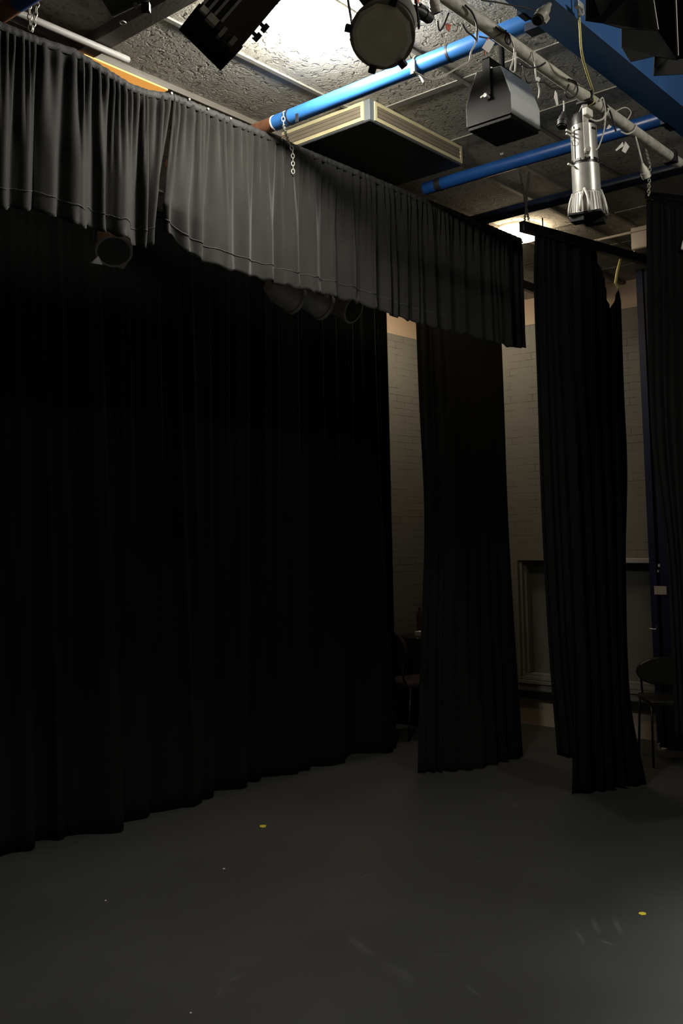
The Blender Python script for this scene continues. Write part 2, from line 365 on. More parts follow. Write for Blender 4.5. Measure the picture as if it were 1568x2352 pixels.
# ------------------------------------------------------------------ blue beam, column, pipes
t = thing('steel_beam', 'broad navy blue steel beam under the ceiling at upper right', 'beam', (3, 1.63, 3.6))
b = MB(); b.box((.9, 1.565, 3.60), (XB, 1.70, 3.612)); b.build('bottom_flange', M['navy'], t)
b = MB(); b.box((.9, 1.57, 3.612), (XB, 1.69, CEIL)); b.build('web', M['navy'], t)
b = MB()
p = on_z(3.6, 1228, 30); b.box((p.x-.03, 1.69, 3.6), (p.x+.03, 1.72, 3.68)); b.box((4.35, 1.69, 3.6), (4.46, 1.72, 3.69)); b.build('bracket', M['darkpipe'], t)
def pipe(x, y0, y1, r, label, z=3.65, bands=(), mt='blue'):
    t = thing('blue_pipe', label, 'pipe', (x, y1, z))
    b = MB(); b.tube([(x, y0, z), (x, y1, z)], r, 24); b.build('tube', M[mt], t, ang=40)
    for yy, wd in bands:
        b = MB(); b.tube([(x, yy-wd/2, z), (x, yy+wd/2, z)], r+.0015, 24); b.build('tape_band', M['bcable'], t, ang=40)
    return t
PR = .036
p1 = pipe(3.19, 1.70, 3.12, PR, 'bright blue pipe lit by the white ceiling lamp', bands=((3.02, .008), (2.12, .010)))
b = MB(); b.tube([(3.19, 3.125, 3.65), (3.19, 3.9, 3.65)], PR*.94, 24); b.build('bare_end', M['brown'], p1, ang=40)
b = MB(); b.tube([(3.19, 3.118, 3.65), (3.19, 3.127, 3.65)], PR+.001, 24); b.build('white_collar', M['white'], p1, ang=40)
b = MB(); b.box((3.14, 2.93, 3.585), (3.146, 2.945, 3.625)); b.build('tape_tail', M['bcable'], p1)
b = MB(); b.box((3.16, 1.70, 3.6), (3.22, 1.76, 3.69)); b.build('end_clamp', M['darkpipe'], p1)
e_ = on_z(3.65, 42, 4)
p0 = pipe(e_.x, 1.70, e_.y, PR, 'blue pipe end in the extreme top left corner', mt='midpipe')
b = MB(); b.tube([(e_.x, e_.y+.002, 3.65), (e_.x, 4.2, 3.65)], PR*.94, 24); b.build('bare_end', M['brown'], p0, ang=40)
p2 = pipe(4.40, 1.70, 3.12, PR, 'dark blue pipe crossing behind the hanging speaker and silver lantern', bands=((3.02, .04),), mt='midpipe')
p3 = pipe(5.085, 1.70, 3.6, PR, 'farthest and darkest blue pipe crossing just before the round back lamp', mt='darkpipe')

# column at the far right with its notice plate, cleat and foot
cl = on_x(7.55, 1454, 616); xc = 7.50
cy = 3.235
t = thing('steel_column', 'tall navy blue steel column beside the far right black drape', 'column', (xc, cy-.12, 0))
b = MB(); b.box((xc, cy-.055, 0), (xc+.25, cy, CEIL)); b.build('flange', M['navycol'], t)
b = MB(); b.box((xc+.03, cy-.085, 0), (xc+.22, cy-.055, CEIL)); b.build('web', M['black'], t)
b = MB(); b.box((xc, cy-.25, 0), (xc+.25, cy-.085, CEIL)); b.build('flange', M['navycol'], t)
a = on_x(xc, 1502, 1346); c = on_x(xc, 1531, 1366)
b = MB(); b.box((xc-.004, c.y, c.z), (xc, a.y, a.z)); o = b.build('notice_plate', M['paper'], t); o['label'] = 'blank cream notice plate'
for (x, y, s_) in ((1513, 1299, .009), (1511, 1312, .007)):
    q = on_x(xc, x, y); b = MB(); b.box((xc-.003, q.y-s_, q.z-s_*1.3), (xc, q.y+s_, q.z+s_*1.3), bev=.001); b.build('chipped_paint', M['paper'], t)
q = on_x(xc-.03, 1491, 1444)
b = MB(); b.tube([(xc, q.y+.0, q.z+.0), (xc-.03, q.y, q.z), (xc-.03, q.y-.055, q.z-.002), (xc-.03, q.y-.058, q.z+.02)], .004, 8); b.build('rope_cleat', M['zinc'], t)
b = MB(); b.box((xc-.05, cy-.08, 0), (xc, cy-.02, .012)); b.box((xc-.045, cy-.03, .012), (xc-.01, cy-.02, .045)); b.build('foot_bracket', M['silver_paint'], t)

# ------------------------------------------------------------------ curtains
def rnd_wave(n, seed):                                     # warped phase so no two pleats match
    rr = random.Random(seed); a = [(rr.uniform(.35, 1.65)) for _ in range(n)]; s_ = sum(a); acc = [0]
    for v in a: acc.append(acc[-1]+v/s_)
    amp = [rr.uniform(.45, 1.0) for _ in range(n+1)]
    def f(u):
        u = min(max(u, 0), .999999)
        i = 0
        while acc[i+1] < u: i += 1
        k = (u-acc[i])/(acc[i+1]-acc[i])
        am = amp[i]*(1-k)+amp[i+1]*k
        return am*math.cos(2*math.pi*k)
    return f
def interp(pts, t):                                        # pts: list of (t, value)
    if t <= pts[0][0]: return pts[0][1]
    for (a, va), (b_, vb) in zip(pts, pts[1:]):
        if t <= b_:
            k = (t-a)/(b_-a); return va*(1-k)+vb*k if not isinstance(va, Vector) else va.lerp(vb, k)
    return pts[-1][1]

VY = 3.18
def valance(x0, x1, nf, nc, seed, hem, topz, label, name='valance_curtain', left_edge=None, right_edge=None, fold=.028):
    t = thing(name, label, 'curtain', ((x0+x1)/2, VY, 2.93), None)
    W = x1-x0; fine = rnd_wave(nf, seed); coarse = rnd_wave(nc, seed+1); drift = rnd_wave(max(3, nc//2), seed+2); jag = rnd_wave(max(4, int(nc*1.3)), seed+3)
    nu = int(W/.0055); nv = 46; rows = []
    for j in range(nv+1):
        v = j/nv; row = []
        for i in range(nu+1):
            u = i/nu; uu = u + .006/W*drift(u)*v*4
            zt = interp(topz, u); zb = interp(hem, u)
            a = max(0, 1-v*1.5)**1.2; c_ = min(1, v*1.5)**.9
            off = fold*.62*fine(uu)*(.06+.94*a)*(min(1, v*9)**.7+.12) + fold*.85*coarse(uu)*c_
            z = zt + (zb-zt)*v
            hj = max(0, (v-.86)/.14)
            off += .010*jag(u)*hj*hj
            z += .007*jag(u+.013)*v**6 + .012*coarse(uu)*v**5
            # the edges where two panels meet: pinched aside, one corner turned up
            xs = 0
            if left_edge and u < .10:
                k = (1-u/.10)**1.5; q_ = min(1, v/.74); back_ = max(0, (v-.74)/.26)
                xs = k*(left_edge*q_**1.4*(1-.45*back_)); z += .09*k*k*back_; off -= .035*k*max(0, v-.3) - .05*k*back_
            if right_edge and u > .72:
                k = ((u-.72)/.28)**1.5; xs = k*right_edge*v**1.2; off += .03*k*v
            row.append(Vector((x0+W*u + xs + .012*drift(u)*v, VY+off, z)))
        rows.append(row)
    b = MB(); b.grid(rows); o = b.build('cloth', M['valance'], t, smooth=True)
    md = o.modifiers.new('thickness', 'SOLIDIFY'); md.thickness = .002
    # stitched hem line and webbing along the top
    r2 = [[p+Vector((0, -.0025, 0)) for p in rows[int(nv*k)]] for k in (0.0, .012, .022)]
    b = MB(); hr = [[p+Vector((0, -.003, .0)) for p in rows[0]], [p+Vector((0, -.006, -.014)) for p in rows[0]], [p+Vector((0, -.004, -.032)) for p in rows[0]]]
    b.grid(hr); o = b.build('heading_tape', M['tape'], t, smooth=True)
    o.modifiers.new('thickness', 'SOLIDIFY').thickness = .0015
    hl = [[p+Vector((0, -.0035, 0)) for p in rows[nv-5]], [p+Vector((0, -.0035, -.0035)) for p in rows[nv-5]]]
    b = MB(); b.grid(hl); o = b.build('hem_stitching', M['tape'], t, smooth=True); o.modifiers.new('thickness', 'SOLIDIFY').thickness = .001
    return t
X_L = on_y(VY, -60, 50).x; X_M = on_y(VY, 398, 215).x; X_R = on_y(VY, 1206, 800).x
ZT = on_y(VY, 400, 215).z
def hz(px, py): return on_y(VY, px, py)
def uhem(x0, x1, pts): return [((hz(a, c).x-x0)/(x1-x0), hz(a, c).z) for a, c in pts]
XA = hz(84, 300).x
valance(X_L, XA, 8, 3, 11, uhem(X_L, XA, ((-60, 470), (0, 478), (84, 484))), uhem(X_L, XA, ((-60, 24), (0, 50), (84, 84))),
        'black pleated valance panel at the left edge, above the dark gap of folds')
XP1 = hz(366, 300).x
XT = hz(398, 215).x
valance(XA-.01, XT, 17, 6, 23, uhem(XA, XT, ((78, 482), (155, 508), (195, 525), (206, 520), (230, 530), (300, 548), (302, 562), (345, 573), (372, 562), (398, 566))),
        uhem(XA-.01, XT, ((84, 84), (170, 112), (220, 143), (300, 193), (340, 207), (398, 216))),
        'black pleated valance panel whose sagging top leaves an amber strip showing', fold=.036, right_edge=-(XT-hz(356, 500).x))
valance(XT, X_R, 64, 27, 31, uhem(XT, X_R, ((398, 572), (415, 575), (430, 582), (455, 596), (500, 612), (580, 636), (655, 656), (770, 682), (850, 705), (930, 735), (1060, 765), (1150, 792), (1205, 800))),
        uhem(XT, X_R, ((398, 216), (600, 300), (1190, 545), (1206, 551))),
        'long black pleated valance panel running from the amber strip to the round back lamp', left_edge=-(XT-hz(366, 500).x), fold=.037)
# batten the valance hangs from
b = MB(); b.tube([hz(*p_)+Vector((0, .016, -.016)) for p_ in ((-60, 24), (0, 50), (84, 84), (170, 112), (220, 143), (300, 193), (340, 207), (398, 216), (600, 300), (1190, 545), (1204, 550))], .007, 8); tag(b.build('curtain_batten', M['black_shaded']), 'thin black rod along the top of the pleated valance', 'rod')

# full-height backdrop
def backdrop():
    steps = [(0, 1967), (73, 1955), (78, 1933), (148, 1930), (150, 1920), (278, 1913), (282, 1890), (342, 1880), (345, 1868), (455, 1852), (460, 1838), (486, 1836),
             (488, 1817), (558, 1813), (565, 1798), (594, 1796), (600, 1786), (678, 1780), (682, 1773), (712, 1770), (714, 1762), (785, 1757), (802, 1735), (895, 1730), (909, 1715)]
    B = [Vector((1.6, 5.05, 0)), Vector((2.3, 4.95, 0))] + [on_z(0, *s) for s in steps]
    B = [Vector((p.x, 4.87+(p.y-4.87)*.9, 0)) for p in B]
    d = [0]
    for p, q in zip(B, B[1:]): d.append(d[-1]+(q-p).length)
    S = smooth_line(B, 6); ds = [0]
    for p, q in zip(S, S[1:]): ds.append(ds[-1]+(q-p).length)
    path = [(x/ds[-1], p) for x, p in zip(ds, S)]
    xr = on_y(4.87, 888, 725).x; x0 = 1.5
    big = rnd_wave(26, 5); sm = rnd_wave(70, 6); nu = 640; nv = 40; rows = []
    for j in range(nv+1):
        v = j/nv; row = []
        for i in range(nu+1):
            u = i/nu; bp = interp(path, u); tp = Vector((x0+(xr-x0)*u, 4.87, 3.74)); k = v**1.6
            p = tp.lerp(bp, v); 
            p.y = tp.y + (bp.y-tp.y)*k
            p.y += .035*big(u)*(.5+.5*v)*(1-.6*v**3) + .018*sm(u)*(1-v)
            p.x = tp.x + (bp.x-tp.x)*v
            p.z = 3.74*(1-v)+.012*v
            row.append(p)
        rows.append(row)
    t = thing('backdrop_curtain', 'vast full-height black curtain filling the left half, hem on the floor', 'curtain', (4, 4.87, 0))
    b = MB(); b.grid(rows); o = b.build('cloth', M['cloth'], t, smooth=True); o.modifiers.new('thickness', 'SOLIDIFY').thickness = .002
    b = MB(); b.box((1.3, 4.86, 3.74), (xr+.2, 4.90, CEIL)); b.build('track', M['black'], t)
backdrop()

def sheet(name, label, cols, n_big, n_small, seed, mt, amp=.03, nu=150, nv=60, loc=None):
    """cols: list of (u, [points top..bottom]); every column is interpolated, folds are added square to the cloth"""
    big = rnd_wave(n_big, seed); sm = rnd_wave(n_small, seed+1); C_ = [(u, smooth_line(p, 12)) for u, p in cols]
    rows = [[None]*(nu+1) for _ in range(nv+1)]
    for i in range(nu+1):
        u = i/nu
        for j in range(nv+1):
            v = j/nv
            def colp(P):
                q = v*(len(P)-1); k = min(int(q), len(P)-2); return P[k].lerp(P[k+1], q-k)
            rows[j][i] = interp([(uu, colp(P)) for uu, P in C_], u)
    out = []
    for j in range(nv+1):
        v = j/nv; d = rows[j][-1]-rows[j][0]; d.z = 0; nrm = Vector((-d.y, d.x, 0)).normalized(); row = []
        for i in range(nu+1):
            u = i/nu; e = min(1, u*12, (1-u)*12)
            a = amp*(.45+.75*v)
            row.append(rows[j][i] + nrm*(a*big(u+.01*math.sin(v*3))*(.3+.7*e) + amp*.35*sm(u)*(1-.6*v)*e))
        out.append(row)
    t = thing(name, label, 'curtain', loc or rows[-1][nu//2])
    b = MB(); b.grid(out); o = b.build('cloth', mt, t, smooth=True); o.modifiers.new('thickness', 'SOLIDIFY').thickness = .002
    return t, out

# second curtain: hangs behind the valance's right end
yl = lambda a, y: on_y(y, *a)
L2 = [yl((952, 640), 4.07), yl((962, 900), 4.1), yl((975, 1200), 4.15), yl((966, 1500), 4.22)]; pb = on_z(.01, 960, 1775); L2.append(pb)
R2 = [yl((1148, 690), 4.02), yl((1157, 900), 4.0), yl((1168, 1200), 3.98), yl((1186, 1500), 3.95)]; R2.append(on_z(.01, 1202, 1738))
M2 = [p.lerp(q, .5) for p, q in zip(L2, R2)]; M2[-1] = on_z(.01, 1088, 1768)
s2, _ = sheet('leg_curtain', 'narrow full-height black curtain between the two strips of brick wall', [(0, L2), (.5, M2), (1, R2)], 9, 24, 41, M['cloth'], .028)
pa = on_y(4.04, 1195, 664); zt2 = 3.72
b = MB(); b.box((4.9, 4.02, zt2), (7.7, 4.06, zt2+.075)); tag(b.build('curtain_track', M['black']), 'black track above the narrow curtain, seen behind the valance end', 'track')

# third curtain: hangs from its own bar in front of the back lamp
B3a = Vector((5.02, 2.86, 3.545)); B3b = Vector((6.21, 2.59, 3.545)); B3a = on_z(3.545, 1197, 519); B3b = on_z(3.545, 1484, 598)
d3 = (B3b-B3a); d3n = d3.normalized(); n3 = Vector((-d3n.y, d3n.x, 0))
def on_v(P, n, x, y):
    d = sight(x, y); return EYE + d*((P-EYE).dot(n)/d.dot(n))
def c3(x, y, k):                                            # k = 0 at the bar, 1 at the floor line
    f0, f1 = on_z(0, 1315, 1825), on_z(0, 1480, 1805); base = B3a.lerp(f0, k)
    nn = n3.lerp(Vector((-(f1-f0).y, (f1-f0).x, 0)).normalized(), k).normalized(); return on_v(base, nn, x, y)
cols = []
for u, pts in ((0, ((1228, 540), (1226, 660), (1234, 900), (1244, 1200), (1261, 1500), (1280, 1733))),
               (.15, ((1252, 538), (1255, 720), (1262, 930), (1275, 1220), (1290, 1520), (1310, 1742))),
               (.22, ((1264, 541), (1268, 760), (1278, 960), (1292, 1240), (1308, 1540), (1326, 1738))),
               (.27, ((1273, 543), (1280, 780), (1292, 980), (1305, 1260), (1315, 1570), (1312, 1824))),
               (.45, ((1308, 550), (1318, 820), (1332, 1020), (1345, 1280), (1358, 1590), (1368, 1820))),
               (.68, ((1366, 566), (1372, 860), (1382, 1060), (1392, 1300), (1402, 1600), (1412, 1812))),
               (.88, ((1401, 710), (1407, 900), (1414, 1090), (1418, 1310), (1426, 1600), (1448, 1806))),
               (.94, ((1418, 660), (1423, 890), (1430, 1080), (1430, 1310), (1438, 1600), (1465, 1804))),
               (1, ((1426, 690), (1433, 890), (1441, 1080), (1438, 1300), (1448, 1600), (1486, 1802)))):
    cols.append((u, [c3(x, y, interp([(570, 0.0), (1820, 1.0)], y)) for x, y in pts]))
s3, rows3 = sheet('leg_curtain', 'black curtain with a drooping upper corner, hung from the short black bar', cols, 9, 22, 57, M['cloth'], .024, nu=170)
t = thing('curtain_bar', 'short black bar hung on chains, carrying the curtain with the drooping corner', 'bar', B3a)
mx = Matrix.Translation(B3a) @ Matrix.Rotation(math.atan2(d3.y, d3.x), 4, 'Z')
b = MB(); b.box((0, -.02, -.035), (d3.length, .02, .03), mx, bev=.004); b.build('rail', M['brown'] if False else M['black'], t)
p = c3(1416, 600, .03); q = c3(1414, 655, .05)
b = MB(); b.tube([B3a+d3n*(d3.length*.775)+Vector((0, 0, -.03)), c3(1417, 625, .03), c3(1413, 650, .05), c3(1419, 662, .05)], .010, 8); tag(b.build('tie_tape', M['cord']), 'pale yellow tape tying the drooping curtain corner to its bar', 'tape')
b = MB(); b.tube([B3a+d3n*.2+Vector((0, 0, .03)), B3a+d3n*.2+Vector((0, 0, .09))], .004, 8); b.build('hook', M['blackmetal'], t)
a = on_z(3.69, 1189, 372)
b = MB(); b.chain([a+Vector((0, 0, 0)), B3a+d3n*.03+Vector((0, -.03, .0))+Vector((0, 0, .03))]); b.chain([a+Vector((0.03, -.05, -.06)), B3a+d3n*.03+Vector((.0, .0, .03))]); 
tag(b.build('hanging_chain', M['zinc']), 'steel chain dropping from the dark blue pipe to the short black bar', 'chain')

# right-hand drape
D0, D1 = on_z(3.56, 1484, 454), on_z(3.56, 1568, 463); dd = (D1-D0).normalized(); nd = Vector((-dd.y, dd.x, 0))
def dp(x, y): return on_v(D0, nd, x, y)
cols = [(0, [dp(1484, 458), dp(1486, 700), dp(1496, 1000), dp(1528, 1250), dp(1538, 1400), dp(1552, 1697)])]
R = D0+dd*1.6
cols.append((.25, [dp(1550, 463), dp(1555, 700), dp(1562, 1000), dp(1572, 1250), dp(1580, 1400), dp(1590, 1697)]))
cols.append((1, [R, R-Vector((0, 0, .6)), R-Vector((0, 0, 1.2)), R-Vector((0, 0, 1.8)), R-Vector((0, 0, 2.4)), R-Vector((0, 0, 3.0))]))
s4, _ = sheet('side_drape', 'black drape hanging along the right edge of the view', cols, 16, 34, 71, M['cloth'], .025)
b = MB(); mx = Matrix.Translation(D0) @ Matrix.Rotation(math.atan2(dd.y, dd.x), 4, 'Z'); b.box((0, -.015, 0), (1.6, .015, .03), mx); b.build('rail', M['black'], s4)
b = MB(); b.chain([dp(1486, 395), dp(1488, 452)], .024, .002); tag(b.build('hanging_chain', M['zinc']), 'short chain above the top corner of the right-hand drape', 'chain')
p = dp(1566, 570); b = MB(); mx = axes(p-nd*-.05*0, nd, (0, 0, 1)); b.box((-.03, -.03, -.045), (.03, .03, -.03), mx @ Matrix.Rotation(.3, 4, 'Z'), bev=.006)
tag(b.build('plastic_cover', M['white']), 'small white plastic piece on the right-hand drape', 'cover')

# ------------------------------------------------------------------ ceiling unit
ax0, ay0, az0, ax1, ay1 = 3.563, 2.845, 3.708, 4.368, 3.65
t = thing('ceiling_air_unit', 'square grey ceiling air unit with cream grille frames behind the bright pipe', 'air conditioner', (ax0, ay0, CEIL))
b = MB(); b.box((ax0, ay0, az0), (ax1, ay1, CEIL), bev=.004); b.build('casing', M['acbody'], t)
b = MB(); b.box((ax0+.004, ay0+.004, az0-.006), (ax1-.004, ay1-.004, az0)); b.build('bottom_panel', M['acpanel'], t)
def frame_x(y0, y1, z0, z1, wd=.018):
    b = MB()
    for lo, hi in (((y0, z0), (y1, z0+wd)), ((y0, z1-wd), (y1, z1)), ((y0, z0+wd), (y0+wd, z1-wd)), ((y1-wd, z0+wd), (y1, z1-wd))):
        b.box((ax0-.006, lo[0], lo[1]), (ax0, hi[0], hi[1]))
    f = b.build('grille_frame', M['accream'], t)
    g = MB(); g.box((ax0-.002, y0+wd, z0+wd), (ax0, y1-wd, z1-wd))
    for k in range(3): zz = z0+wd+(z1-z0-2*wd)*(k+.5)/3; g.box((ax0-.005, y0+wd, zz-.003), (ax0-.001, y1-wd, zz+.003))
    g.build('grille', M['acgrille'], f)
def frame_y(x0, x1, z0, z1, wd=.018):
    b = MB()
    for lo, hi in (((x0, z0), (x1, z0+wd)), ((x0, z1-wd), (x1, z1)), ((x0, z0+wd), (x0+wd, z1-wd)), ((x1-wd, z0+wd), (x1, z1-wd))):
        b.box((lo[0], ay0-.006, lo[1]), (hi[0], ay0, hi[1]))
    f = b.build('grille_frame', M['accream'], t)
    g = MB(); g.box((x0+wd, ay0-.002, z0+wd), (x1-wd, ay0, z1-wd))
    for k in range(3): zz = z0+wd+(z1-z0-2*wd)*(k+.5)/3; g.box((x0+wd, ay0-.005, zz-.003), (x1-wd, ay0-.001, zz+.003))
    g.build('grille', M['acgrille'], f)
frame_x(ay0+.035, ay1-.03, az0+.004, CEIL-.006); frame_y(ax0+.035, ax1-.005, az0+.004, CEIL-.006)

# ------------------------------------------------------------------ ceiling lamps and ceiling fittings
def dome(name, label, c, R, h, mt, H=0.0):
    t = thing(name, label, 'ceiling lamp', c)
    mx = Matrix.Translation(c)
    b = MB(); b.lathe([(0, R*.97), (-.021, R*.97)], 40, mx); b.build('rim', M['white'], t, ang=40)
    b = MB(); b.lathe([(-.02, R), (-.02-h*.55, R*.99), (-.02-h*.8, R*.9), (-.02-h*.95, R*.6), (-.02-h, R*.15)], 40, mx); b.build('diffuser', mt, t, smooth=True)
    return t
LM = Vector((2.84, 2.53, CEIL))
dome('round_ceiling_lamp', 'glaring white round ceiling lamp above the bright blue pipe', LM, .14, .085, M['lamp'])
dome('round_ceiling_lamp', 'round lit ceiling lamp of the rear bay, hidden behind the valance', (6.95, 4.78, CEIL), .15, .09, M['lampc'])
dome('round_ceiling_lamp', 'round lit ceiling lamp in the back bay above the curtain bar', (5.86, 3.365, CEIL), .165, .06, M['lampb'])
dome('round_ceiling_lamp', 'round lit ceiling lamp beyond the right edge of the view', (3.3, -.25, CEIL), .14, .10, M['lampo'])

a, c = on_z(3.74, 38, 28), on_z(3.74, 297, 139)
b = MB(); dv = (c-a).normalized(); b.tube([a, c-dv*.01, c-dv*.004, c], [.015, .015, .013, .007], 14)
tag(b.build('strip_tube', M['tubewhite'], ang=40), 'unlit white tube along the ceiling above the left valance', 'tube')
t = thing('amber_glow_strip', 'long glowing amber strip showing above the sagging valance', 'light', (2.5, 3.40, CEIL))
a = on_z(3.76, 180, 118); c = on_z(3.76, 383, 209)
b = MB(); b.box((a.x, 3.412, 3.76), (c.x, 3.78, 3.768)); b.build('diffuser', M['amber'], t)
b = MB(); b.box((a.x-.01, 3.409, 3.768), (c.x+.01, 3.79, 3.784)); b.build('casing', M['trimgrey'], t)
b = MB()
for xx in (a.x+.1, c.x-.1):
    b = MB(); b.box((xx-.01, 3.49, 3.784), (xx+.01, 3.51, CEIL)); b.build('hanger', M['black'], t)

cb = on_z(CEIL, 1446, 522)
t = thing('ceiling_box', 'cream plastic box fixed under the ceiling beside the right-hand drape', 'box', (cb.x, cb.y-.1, CEIL))
b = MB(); b.box((cb.x, cb.y-.16, CEIL-.165), (cb.x+.12, cb.y, CEIL-.004), bev=.012); b.build('body', M['box'], t, ang=50)
b = MB(); b.box((cb.x-.001, cb.y-.158, CEIL-.044), (cb.x+.02, cb.y-.002, CEIL-.040)); b.build('seam', M['blackmetal'], t)
b = MB(); b.tube([(cb.x+.03, cb.y-.012, CEIL-.165), (cb.x+.03, cb.y-.012, CEIL-.18)], .006, 8); b.build('screw', M['zinc'], t)
b = MB(); b.tube([(cb.x+.06, cb.y, CEIL-.02), (cb.x+.06, 3.08, CEIL-.02)], .010, 10); b.lathe([(0, .02), (.02, .02)], 12, Matrix.Translation((cb.x+.06, 3.07, CEIL-.04)))
tag(b.build('conduit', M['box'], ang=40), 'pale conduit running along the ceiling to the cream box', 'conduit')

# ------------------------------------------------------------------ lighting bar, cables and what hangs on it
BY, BZ = 1.70, 3.45
t = thing('lighting_bar', 'pale scaffold tube strung with cables below the blue pipes', 'bar', (3.4, BY, BZ))
b = MB(); b.tube([(1.2, BY, BZ), (4.50, BY, BZ)], .0245, 20); b.build('tube', M['galv'], t, ang=40)
for x in (4.40,):
    b = MB(); b.box((x-.02, BY-.03, BZ-.03), (x+.02, BY+.03, BZ+.03), bev=.004); b.build('clamp', M['blackmetal'], t)
def cable(pts, r, mt, label, name='cable', dy=0, n=8):
    P = [on_y(BY+(q[2] if len(q) > 2 else dy), q[0], q[1]) for q in pts]
    b = MB(); b.tube(smooth_line(P, n), r, 8); return tag(b.build(name, M[mt], smooth=True), label, 'cable')
F = -.03
cable([(1068, 12), (1085, 30), (1095, 60, F), (1094, 95, F), (1092, 88, F)], .0035, 'bcable', 'black cable looped over the bar left of the white tag', dy=F)
cable([(1062, 55), (1072, 72), (1085, 82), (1094, 92)], .003, 'bcable', 'black cable sagging under the bar near the bright pipe', dy=F)
cable([(1093, 72), (1092, 98), (1082, 118), (1077, 140), (1060, 150), (1030, 168), (1000, 182), (978, 180), (965, 172), (950, 165)], .0028, 'wcable', 'white cable drooping from the bar to the bright blue pipe', dy=F)
cable([(1100, 84), (1122, 88), (1135, 86), (1150, 77), (1162, 70)], .0028, 'bcable', 'thin cable crossing the bar above the white tag', dy=F)
cable([(1138, 62), (1152, 72), (1163, 76), (1160, 92), (1168, 102), (1172, 92), (1165, 75)], .0035, 'bcable', 'black cable knotted around the bar above the speaker', dy=F)
cable([(1170, 80), (1180, 110), (1179, 135), (1172, 160), (1182, 162), (1184, 120)], .0028, 'wcable', 'white cable dangling in a loop beside the speaker', dy=F)
cable([(1195, 147), (1215, 156), (1240, 152), (1252, 144)], .0032, 'bcable', 'black cable slung under the bar right of the speaker', dy=F)
cable([(1222, 118), (1228, 150), (1231, 180), (1238, 205), (1236, 226)], .0028, 'wcable', 'white cable hanging straight down past the speaker', dy=F)
cable([(1200, 150), (1205, 175), (1212, 190), (1230, 188), (1250, 190), (1268, 202), (1290, 205)], .0028, 'bcable', 'thin black cable swagged below the bar to the first clamp', dy=F)
cable([(1305, 182), (1322, 190), (1326, 208), (1318, 222), (1305, 225), (1298, 212), (1306, 195)], .0038, 'bcable', 'black cable coiled round the bar above the silver lantern', dy=F)
cable([(1355, 273), (1368, 278), (1385, 272), (1397, 252), (1394, 250)], .0042, 'wcable', 'thick white cable curving out of the silver lantern cap', dy=F)
cable([(1376, 232), (1384, 226), (1390, 260), (1386, 300), (1375, 335), (1367, 345)], .0035, 'wcable', 'white cable falling behind the silver lantern body', dy=F)
cable([(1412, 256), (1435, 247), (1448, 258), (1440, 275), (1428, 290)], .0032, 'wcable', 'thin pale cable arched over the bar right of the silver lantern', dy=.0)
cable([(1388, 236), (1400, 255), (1408, 280), (1414, 302)], .004, 'bcable', 'black cable crossing the bar right of the silver lantern', dy=F)
cable([(1425, 303), (1440, 308), (1455, 300), (1461, 286)], .004, 'wcable', 'thick white cable bowed under the bar near its far end', dy=F)
cable([(1105, 0), (1140, 5), (1175, 12), (1205, 18), (1230, 26)], .0028, 'bcable', 'thin cable running under the ceiling to the grey plug', dy=-.165)
cable([(1005, 48), (1006, 60), (1010, 70), (1018, 60), (1026, 40), (1030, 30)], .003, 'bcable', 'black flex hanging under the white plug by the round lantern', dy=F)

def plug(x0, y0, x1, y1, r, mt, label, y=BY-.03):
    a, c = on_y(y, x0, y0), on_y(y, x1, y1); L_ = (c-a).length
    t = thing('cable_plug', label, 'plug', a); mx = axes(a, c-a, (1, 0, 0))
    b = MB(); b.lathe([(0, r*.35), (L_*.15, r*.45), (L_*.35, r*.8), (L_*.62, r*.9), (L_*.64, r*1.08), (L_*.72, r*1.08), (L_*.74, r), (L_, r)], 16, mx); b.build('body', M[mt], t, ang=40)
    b = MB(); b.lathe([(L_, r*.8), (L_*1.08, r*.8)], 16, mx); b.build('face', M['black'], t, ang=40)
    b = MB(); b.box((r*.8, -r*.3, L_*.4), (r*1.5, r*.3, L_*.75), mx, bev=r*.1); b.build('latch', M[mt], t)
    return t
plug(1294, 258, 1290, 290, .020, 'black_satin', 'black cable plug hanging left of the silver lantern')
plug(1262, 10, 1235, 45, .022, 'greymetal', 'grey cable plug in front of the navy beam', 1.535)
plug(950, 15, 985, 42, .018, 'black_satin', 'black cable plug beside the round lantern')
plug(990, -12, 1004, 28, .020, 'white', 'white cable plug at the top edge beside the round lantern')
plug(1474, 375, 1484, 408, .019, 'white', 'white cable plug dangling near the far end of the bar')
cable([(1294, 232), (1295, 245), (1294, 258)], .003, 'wcable', 'white flex holding the black plug by the silver lantern', dy=F)
cable([(1458, 312, .0), (1468, 350), (1474, 376)], .005, 'wcable', 'white flex holding the dangling white plug', dy=F)
b = MB(); b.chain([on_y(BY-.02, 1482, 343), on_y(BY+.01, 1492, 380), on_y(BY, 1489, 450)], .022, .002)
tag(b.build('safety_chain', M['zinc']), 'grey chain dangling beside the white plug at the far bar end', 'chain')
def paper(pts, y, mt, label, cat='tag', name='cable_tag'):
    b = MB(); b.prism([on_y(y, *p) for p in pts], (0, .002, 0)); return tag(b.build(name, M[mt]), label, cat)
paper([(1121, 88), (1136, 98), (1122, 122), (1107, 110)], BY-.05, 'paper', 'square white tag tied under the bar beside the speaker')
paper([(1124, 84), (1120, 92), (1118, 90)], BY-.055, 'red', 'tiny red tie at the top of the square white tag', 'tie', 'tag_tie')
paper([(1113, 118), (1117, 118), (1114, 128)], BY-.055, 'red', 'red ribbon end below the square white tag', 'ribbon', 'ribbon')
paper([(1023, 55), (1036, 56), (1032, 74), (1026, 68)], BY, 'red', 'faded red ribbon hanging left of the bar', 'ribbon', 'ribbon')
paper([(953, -5), (965, -5), (961, 7), (952, 8)], BY, 'red', 'faded red ribbon at the top edge by the round lantern', 'ribbon', 'ribbon')
